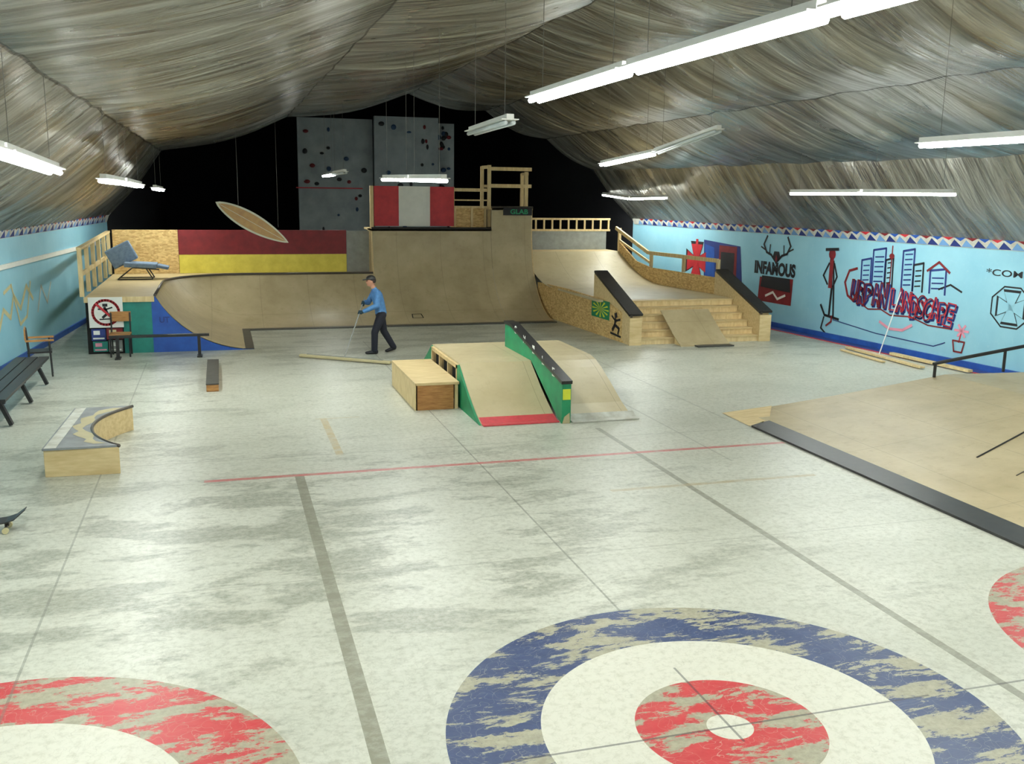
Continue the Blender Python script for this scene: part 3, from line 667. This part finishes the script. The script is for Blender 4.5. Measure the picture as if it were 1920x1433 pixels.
ribbon(mb,[(c[0]-.02,c[1]+.1),(c[0]+.03,c[1]-.02),(c[0]-.06,c[1]-.1)],.05,mp3,'ink');ribbon(mb,[(c[0]+.03,c[1]-.02),(c[0]+.12,c[1]-.08)],.04,mp3,'ink');ribbon(mb,[(c[0]-.12,c[1]-.14),(c[0]+.14,c[1]-.13)],.025,mp3,'ink');ribbon(mb,[(c[0]-.14,c[1]+.07),(c[0]+.0,c[1]+.06),(c[0]+.12,c[1]+.1)],.03,mp3,'ink')
ribbon(mb,[(c[0]-.04,c[1]+.15),(c[0]+.02,c[1]+.15)],.06,mp3,'ink');mb.build('symbol',sg)
for i,(x0,x1,z0,z1,k,k2) in enumerate(((-2.6,-2.33,.28,.52,'navy','white'),(-2.31,-2.0,.30,.53,'maroon','paleyellow'),(-2.58,-2.3,.05,.26,'teal','pink'),(-2.28,-2.02,.04,.28,'grey','white'))):
    mb=MB();mb.box(x0,x1,21.26,21.275,z0,z1,k);w=x1-x0;h=z1-z0
    mb.box(x0+.15*w,x0+.6*w,21.255,21.26,z0+.5*h,z0+.85*h,k2);mb.box(x0+.1*w,x0+.9*w,21.255,21.26,z0+.12*h,z0+.25*h,k2)
    mb.build('poster',None,'small printed paper poster pasted on ramp side','poster',group='posters on ramp side')
def chair(x,y,face,label,arms=False,backk='orangewood',seatk='orangewood',frame='black'):
    c=thing('chair',(x,y,0),label,'chair');cs,sn=math.cos(face),math.sin(face)
    def T(a,b,z): return (x+a*cs-b*sn,y+a*sn+b*cs,z)
    mb=MB();mb.beam(T(-.2,0,.45),T(.2,0,.45),.4,.03,seatk);mb.build('seat',c)
    mb=MB();mb.beam(T(-.22,-.2,.78),T(-.22,.2,.78),.025,.2,backk);mb.build('backrest',c)
    for a,b in((.16,.18),(.16,-.18)):
        mb=MB();mb.tube([T(a+.02,b,0),T(a,b,.45 if not arms else .66)],.016,frame);mb.build('leg',c)
    for a,b in((-.18,.18),(-.18,-.18)):
        mb=MB();mb.tube([T(a-.03,b,0),T(a,b,.45),T(a-.03,b,.86)],.016,frame);mb.build('leg',c)
    if arms:
        for b in(-.23,.23):
            mb=MB();mb.beam(T(-.22,b,.67),T(.24,b,.67),.06,.03,'orangewood');mb.build('armrest',c)
    return c
chair(-2.02,20.96,math.pi/2*-1,'small chair with varnished wooden back beside ramp')
chair(-3.2,19.0,.15,'dark armchair with varnished wooden armrests against wall',True,'orangewood','black')
bn=thing('bench',(-3.2,16.6,0),'long low black painted wooden bench','bench')
for x in(-3.38,-3.2,-3.02):
    mb=MB();mb.box(x-.085,x+.075,14.6,18.3,.42,.46,'black');mb.build('slat',bn)
for y in(14.95,16.5,18.0):
    for sg_ in(-1,1):
        mb=MB();mb.beam((-3.2+sg_*.08,y,.42),(-3.2+sg_*.24,y,0.02),.05,.09,'black',(0,1,0));mb.build('leg',bn)
    mb=MB();mb.box(-3.38,-3.02,y-.03,y+.03,.33,.42,'black');mb.build('brace',bn)
sk=thing('skateboard',(-2.35,10.15,0),'skateboard with dark deck and cream wheels','skateboard')
mb=MB()
prof_=[(-.4,.19),(-.3,.12),(-.22,.105),(.22,.105),(.3,.12),(.4,.19)]
pts=[]
for i,(a,z) in enumerate(prof_):
    w=.1 if 0<i<5 else .05
    pts.append([(-2.35+a*.93,10.15+a*.36-w,z),(-2.35+a*.93,10.15+a*.36+w,z)])
vs=[p for q_ in pts for p in q_]+[(p[0],p[1],p[2]+.012) for q_ in pts for p in q_]
fs=[(2*i,2*i+1,2*i+3,2*i+2) for i in range(5)]+[(12+2*i,12+2*i+2,12+2*i+3,12+2*i+1) for i in range(5)]+[(2*i,2*i+2,14+2*i,12+2*i) for i in range(5)]+[(2*i+1,13+2*i,15+2*i,2*i+3) for i in range(5)]+[(0,12,13,1),(10,11,23,22)]
mb.add(vs,fs,'black');mb.build('deck',sk)
for a in(-.22,.22):
    mb=MB();mb.beam((-2.35+a*.93,10.15+a*.36-.09,.055),(-2.35+a*.93,10.15+a*.36+.09,.055),.02,.02,'coping');mb.beam((-2.35+a*.93,10.15+a*.36,.055),(-2.35+a*.93,10.15+a*.36,.11),.04,.04,'coping');mb.build('truck',sk)
    for b in(-.1,.1):
        mb=MB();mb.tube([(-2.35+a*.93-.0,10.15+a*.36+b-.018,.032),(-2.35+a*.93,10.15+a*.36+b+.018,.032)],.03,'paleyellow',12);mb.build('wheel',sk)
lc=thing('lounge_chair',(-2.0,25.5,1.17),'folding lounge chair with grey blue padded cushion','chair')
mb=MB();mb.beam((-2.25,25.4,1.54),(-1.5,25.4,1.50),.62,.12,'cushion');mb.build('seat_cushion',lc,bevel=.03)
mb=MB();mb.beam((-2.2,25.4,1.55),(-2.42,25.4,1.98),.12,.62,'cushion');mb.build('back_cushion',lc,bevel=.03)
mb=MB();mb.beam((-1.5,25.4,1.50),(-1.24,25.4,1.44),.55,.07,'cushion');mb.build('foot_cushion',lc,bevel=.02)
for y in(25.12,25.68):
    mb=MB();mb.tube([(-2.4,y,1.19),(-2.05,y,1.47),(-1.45,y,1.42)],.015,'black');mb.build('frame',lc)
    mb=MB();mb.tube([(-1.6,y,1.19),(-1.75,y,1.45)],.015,'black');mb.build('frame',lc)
    mb=MB();mb.tube([(-2.4,y,1.19),(-1.6,y,1.19)],.013,'black');mb.build('frame',lc)
sf=thing('surfboard',(.75,24,2.1),'amber and cream surfboard hanging by wires','surfboard')
A=Vector((-.07,24,3.06));B=Vector((1.56,24,2.12));dd=(B-A);L=dd.length;dd.normalize();uu=Vector((-dd.z,0,dd.x))
if uu.z<0:uu=-uu
def board(sc,off,k,wd=.22):
    mb=MB();N=24;t=[]
    for i in range(N+1):
        s=i/N;w=wd*(math.sin(math.pi*s**.9))**.75 if 0<s<1 else .002
        t.append((A+dd*L*(.5+(s-.5)*sc),w))
    up=[p+uu*w for p,w in t];dn=[p-uu*w for p,w in t][::-1];o=up+dn;n=len(o)
    f1=[(v.x,v.y-off,v.z) for v in o];f2=[(v.x,v.y+.03,v.z) for v in o]
    mb.add(f1+f2,[tuple(range(n)),tuple(range(2*n-1,n-1,-1))]+[(i,n+i,n+(i+1)%n,(i+1)%n) for i in range(n)],k);return mb
board(1,.03,'surfedge').build('board',sf);board(.92,.036,'surf',.175).build('deck_graphic',sf,'amber painted centre panel')
mb=MB();mb.beam(A+dd*.1+Vector((0,-.045,0)),B-dd*.1+Vector((0,-.045,0)),.012,.01,'surfedge');mb.build('stringer',sf)
for s in(.25,.8):
    mb=MB();p=A+dd*L*s+uu*.2;mb.tube([p,(p.x,p.y,5.2)],.003,'wire',5);mb.build('hanging_wire',sf)
cw=thing('climbing_wall',(5.5,35.5,0),'grey indoor climbing wall with scattered holds','climbing wall')
panels=[(2.72,5.35,35.6,5.85),(5.35,7.65,35.2,5.95),(7.65,8.35,35.7,5.8)]
for x0,x1,y,z in panels:
    mb=MB();mb.box(x0,x1,y,y+.2,0,z,'rockgrey');mb.build('panel',cw)
for i in range(64):
    x0,x1,y,z=random.choice(panels);hx=random.uniform(x0+.1,x1-.1);hzz=random.uniform(1.9,z-.15)
    mb=MB();mb.ball((hx,y-.02,hzz),(random.uniform(.04,.11),.06,random.uniform(.04,.1)),random.choice(['hold1','hold1','hold2','maroon']),8)
    mb.build('climbing_hold',cw)
mb=MB();mb.box(2.6,4.9,35.1,35.12,3.42,3.46,'red');mb.build('line',cw,'thin red rope line')
for i,(a,b,w,h) in enumerate((((13.45,18.6,.04),(13.35,16.0,.04),.12,.04),((13.85,17.6,.05),(13.98,15.4,.05),.12,.05),((13.15,18.4,.03),(13.05,16.8,.03),.08,.03))):
    mb=MB();mb.beam(a,b,w,h,'pine');o=mb.build('wood_plank',None,'bare lumber plank lying on floor by wall','plank',group='loose planks by the wall')
mb=MB();mb.tube([(13.65,17.75,.01),(14.19,17.9,1.35)],.012,'white');mb.build('pole',None,'thin white pole leaning against blue wall','pole')
# ------------------------------------------------------------------ fluorescent fixtures
def ceilz(x,y):
    pr=prof(y)
    for (a,b),(c,d) in zip(pr,pr[1:]):
        if a<=x<=c:return b+(d-b)*(x-a)/(c-a)
    return 5
def fixture(a,b,lit=True):
    a=Vector(a);b=Vector(b);d=(b-a).normalized();a=a+d*.02;b=b-d*.02;m=(a+b)/2
    e=thing('fluorescent_light',(m.x,m.y,m.z),('lit' if lit else 'unlit')+' white fluorescent strip light hanging on wires','ceiling light','hanging fluorescent strip lights')
    up=Vector((0,0,1));s=d.cross(up).normalized()
    mb=MB();mb.beam(a+up*.035,b+up*.035,.19,.012,'white');mb.beam(a+up*.066,b+up*.066,.08,.05,'white');mb.build('housing',e)  # flat plate widened to block upward light and keep the ridge dark
    for sg_ in(-1,1):
        mb=MB();o=s*sg_*.045;mb.tube([a+o+d*.04,b+o-d*.04],.025,'lit' if lit else 'unlit',8);mb.build('tube',e,smooth=True)
    for t in(.12,.88):
        p=a.lerp(b,t);mb=MB();mb.tube([p+up*.09,Vector((p.x,p.y,ceilz(p.x,p.y)-.05))],.003,'wire',5);mb.build('hanging_wire',e)
fixs=[((3.05,2.1,4.27),(3.03,4.55,4.27),1),((3.03,4.6,4.27),(3.03,7.12,4.27),1),((3.03,7.16,4.27),(3.08,9.68,4.27),1),
((3.03,10.3,4.1),(3.3,13.1,4.13),0),((3.02,13.5,3.51),(3.02,16.0,3.54),1),((3.02,16.05,3.54),(3.02,18.7,3.57),1),
((3.02,27.3,3.77),(3.02,29.7,3.76),1),((3.02,24.7,3.79),(3.02,27.2,3.78),0),
((7.5,1.9,3.95),(7.5,4.35,3.95),1),((7.5,4.4,3.93),(7.5,6.85,3.93),1),((7.5,6.9,3.93),(7.5,9.36,3.93),1),  # first of these is out of view, added for illumination near the camera
((7.5,14.0,4.35),(7.5,16.35,4.08),0),((7.5,16.4,4.07),(7.5,18.9,3.93),1),
((12.02,14.0,3.43),(12.02,16.5,3.43),1),((12.02,16.55,3.43),(12.02,19.05,3.42),1),((12.0,25.3,3.27),(12.0,27.8,3.22),1),((12.0,27.8,3.22),(11.95,29.9,3.33),1),
((12.02,8.6,3.6),(12.02,11.1,3.6),1),((12.02,6.1,3.6),(12.02,8.55,3.6),1),  # both out of view, added to light the near right side
((-1.48,5.4,3.62),(-1.48,7.85,3.58),1),((-1.48,7.9,3.58),(-1.48,10.35,3.49),1),((-1.4,13.6,3.44),(-1.4,16.3,3.42),1),((-1.38,16.4,3.42),(-1.36,19.2,3.38),1),((-1.4,24.2,3.34),(-1.38,26.8,3.3),1),((-1.6,2.5,3.62),(-1.6,4.95,3.62),1)]  # last one is out of view, added for illumination at near left
for f in fixs:fixture(*f)
# ------------------------------------------------------------------ person
pe=thing('person',(3.1,20.2,0),'person in blue shirt, dark trousers, black cap pushing wide mop','person')
PX,PY=3.10,20.2
def W(a,b,z): return Vector((PX+a,PY+b,z))
def chain(mb,nodes,g,k,seg=14):
    for (p,r),(q_,r2) in zip(nodes,nodes[1:]):
        n_=max(2,int((q_-p).length/.018))
        for i in range(n_+1):
            t=i/n_;mb.ball(p.lerp(q_,t),tuple(a+(b-a)*t+g for a,b in zip(r,r2)),k,seg)
def R3(a,b=None,c=None): return (a,b or a,c or a)
TOR=[(W(.06,0,.84),(.105,.15,.09)),(W(.05,0,.95),(.10,.135,.09)),(W(.02,0,1.08),(.105,.145,.09)),(W(-.02,0,1.22),(.11,.165,.09)),(W(-.04,0,1.29),(.085,.15,.06))]
NECK=[(W(-.05,0,1.30),R3(.06)),(W(-.11,0,1.43),R3(.05))]
ARMN=[(W(-.03,-.175,1.29),R3(.055)),(W(-.06,-.27,1.04),R3(.045)),(W(-.32,-.25,.93),R3(.032))]
ARMF=[(W(-.04,.175,1.29),R3(.055)),(W(-.17,.20,1.06),R3(.045)),(W(-.295,-.01,1.085),R3(.032))]
LEGN=[(W(.06,-.085,.82),R3(.09)),(W(-.09,-.10,.46),R3(.06)),(W(-.10,-.10,.09),R3(.043))]
LEGF=[(W(.06,.085,.82),R3(.09)),(W(.13,.09,.46),R3(.06)),(W(.33,.10,.13),R3(.043))]
def rem(o,vs):
    m_=o.modifiers.new('r','REMESH');m_.mode='VOXEL';m_.voxel_size=vs;m_.use_smooth_shade=True
    s_=o.modifiers.new('s','SMOOTH');s_.factor=.5;s_.iterations=4
def bld(mb,name,lab=None): return mb.build(name,pe,lab,smooth=True,merge=False)
mb=MB()
for c_ in(TOR,NECK,ARMN,ARMF,LEGN,LEGF):chain(mb,c_,0,'skin',12)
hc=W(-.14,0,1.52);mb.ball(hc,(.092,.074,.112),'skin',16)
mb.ball(hc+Vector((-.032,0,-.06)),(.056,.052,.05),'skin',12)
mb.ball(hc+Vector((-.095,0,-.018)),(.018,.013,.024),'skin',8)
for sgn in(-1,1): mb.ball(hc+Vector((.01,sgn*.076,-.01)),(.02,.012,.03),'skin',8)
rem(bld(mb,'body'),.011)
for sgn in(-1,1):
    mb=MB();mb.ball(hc+Vector((-.080,sgn*.032,.008)),.010,'ink',8);bld(mb,'eye')
mb=MB();mb.beam(hc+Vector((-.083,-.022,-.058)),hc+Vector((-.083,.022,-.058)),.010,.008,'maroon');mb.build('mouth',pe)
mb=MB();mb.ball(hc+Vector((.022,0,.02)),(.086,.08,.10),'hair',14,None,-.06);bld(mb,'hair')
mb=MB();mb.ball(hc+Vector((.0,0,.05)),(.102,.088,.078),'black',24,None,-.015);mb.beam(hc+Vector((-.07,0,.043)),hc+Vector((-.17,0,.028)),.12,.014,'black');bld(mb,'cap')
mb=MB();chain(mb,[(W(.06,0,.86),(.11,.15,.05))]+TOR[1:],.016,'denim');chain(mb,[(W(-.05,0,1.30),R3(.06)),(W(-.075,0,1.355),R3(.05))],.012,'denim',12);chain(mb,ARMN,.014,'denim',12);chain(mb,ARMF,.014,'denim',12);rem(bld(mb,'shirt'),.011)
mb=MB();chain(mb,[(W(.06,0,.80),(.10,.13,.07)),(W(.06,0,.90),(.10,.135,.06))],.014,'trouser');chain(mb,LEGN[:2]+[(W(-.10,-.10,.075),R3(.052,.052,.03))],.016,'trouser',12);chain(mb,LEGF[:2]+[(W(.335,.10,.115),R3(.052,.052,.04))],.016,'trouser',12);rem(bld(mb,'trousers'),.011)
for a,t in((W(-.06,-.10,.05),W(-.25,-.105,.035)),(W(.36,.10,.10),W(.20,.105,.035))):
    mb=MB();chain(mb,[(a,R3(.042,.042,.05)),(a.lerp(t,.5),(.045,.046,.042)),(t,(.05,.042,.032))],0,'ink',12)
    z0=min(v[2] for v in mb.v);mb.v=[(x,y,max(z-z0,.0)) for x,y,z in mb.v];rem(bld(mb,'shoe'),.010)
mopc=Vector((2.28,19.40,.05));top=Vector((2.82,20.17,1.18));pd=(top-mopc).normalized()
def onpole(z): t=(z-mopc.z)/pd.z;return mopc+pd*t
def hand(wr,gp):
    wr=Vector(wr);ax=(gp-wr);ax-=pd*ax.dot(pd);ax.normalize();pm=gp-ax*.045
    out=ax.cross(pd).normalized();side=pd
    mb=MB();chain(mb,[(wr,R3(.036)),(wr.lerp(pm,.5),R3(.032)),(pm,R3(.030))],0,'glove',10)
    for s_ in(-.022,0,.022): mb.ball(pm+side*s_-out*.012,(.026,.026,.026),'glove',10)
    for i in range(4):
        o=side*((i-1.5)*.021);ln=(.9,1.0,.96,.82)[i]
        pts=[gp-ax*.03-out*.02+o,gp+ax*.012-out*.026*ln+o,gp+ax*.030*ln-out*.004+o,gp+ax*.022*ln+out*.018+o,gp-ax*.004+out*.022+o]
        chain(mb,[(p,R3(r)) for p,r in zip(pts,(.011,.0105,.010,.0095,.0085))],0,'glove',8)
    chain(mb,[(pm+side*.03,R3(.013)),(gp-ax*.02+side*.045+out*.015,R3(.012)),(gp+side*.035+out*.026,R3(.010))],0,'glove',8)
    rem(bld(mb,'glove','dark teal work glove'),.004)
hand(ARMN[-1][0],onpole(.90));hand(ARMF[-1][0],onpole(1.08))
mp_=thing('dust_mop',(2.3,19.4,0),'wide flat dust mop with long thin pole','mop')
mb=MB();mb.tube([mopc,top],.013,'grey');mb.build('pole',mp_)
mb=MB();mb.beam((1.46,20.02,.045),(3.12,18.76,.045),.10,.06,'tan');mb.build('mop_head',mp_,bevel=.02)
mb=MB();mb.beam((1.6,19.92,.08),(2.98,18.86,.08),.04,.02,'grey');mb.build('mop_frame',mp_)
# ------------------------------------------------------------------ world
w=bpy.data.worlds.new('world');SC.world=w;w.use_nodes=True
w.node_tree.nodes['Background'].inputs[0].default_value=(.9,.92,.88,1);w.node_tree.nodes['Background'].inputs[1].default_value=.3
SC.view_settings.view_transform='Standard'
SC.view_settings.exposure=0
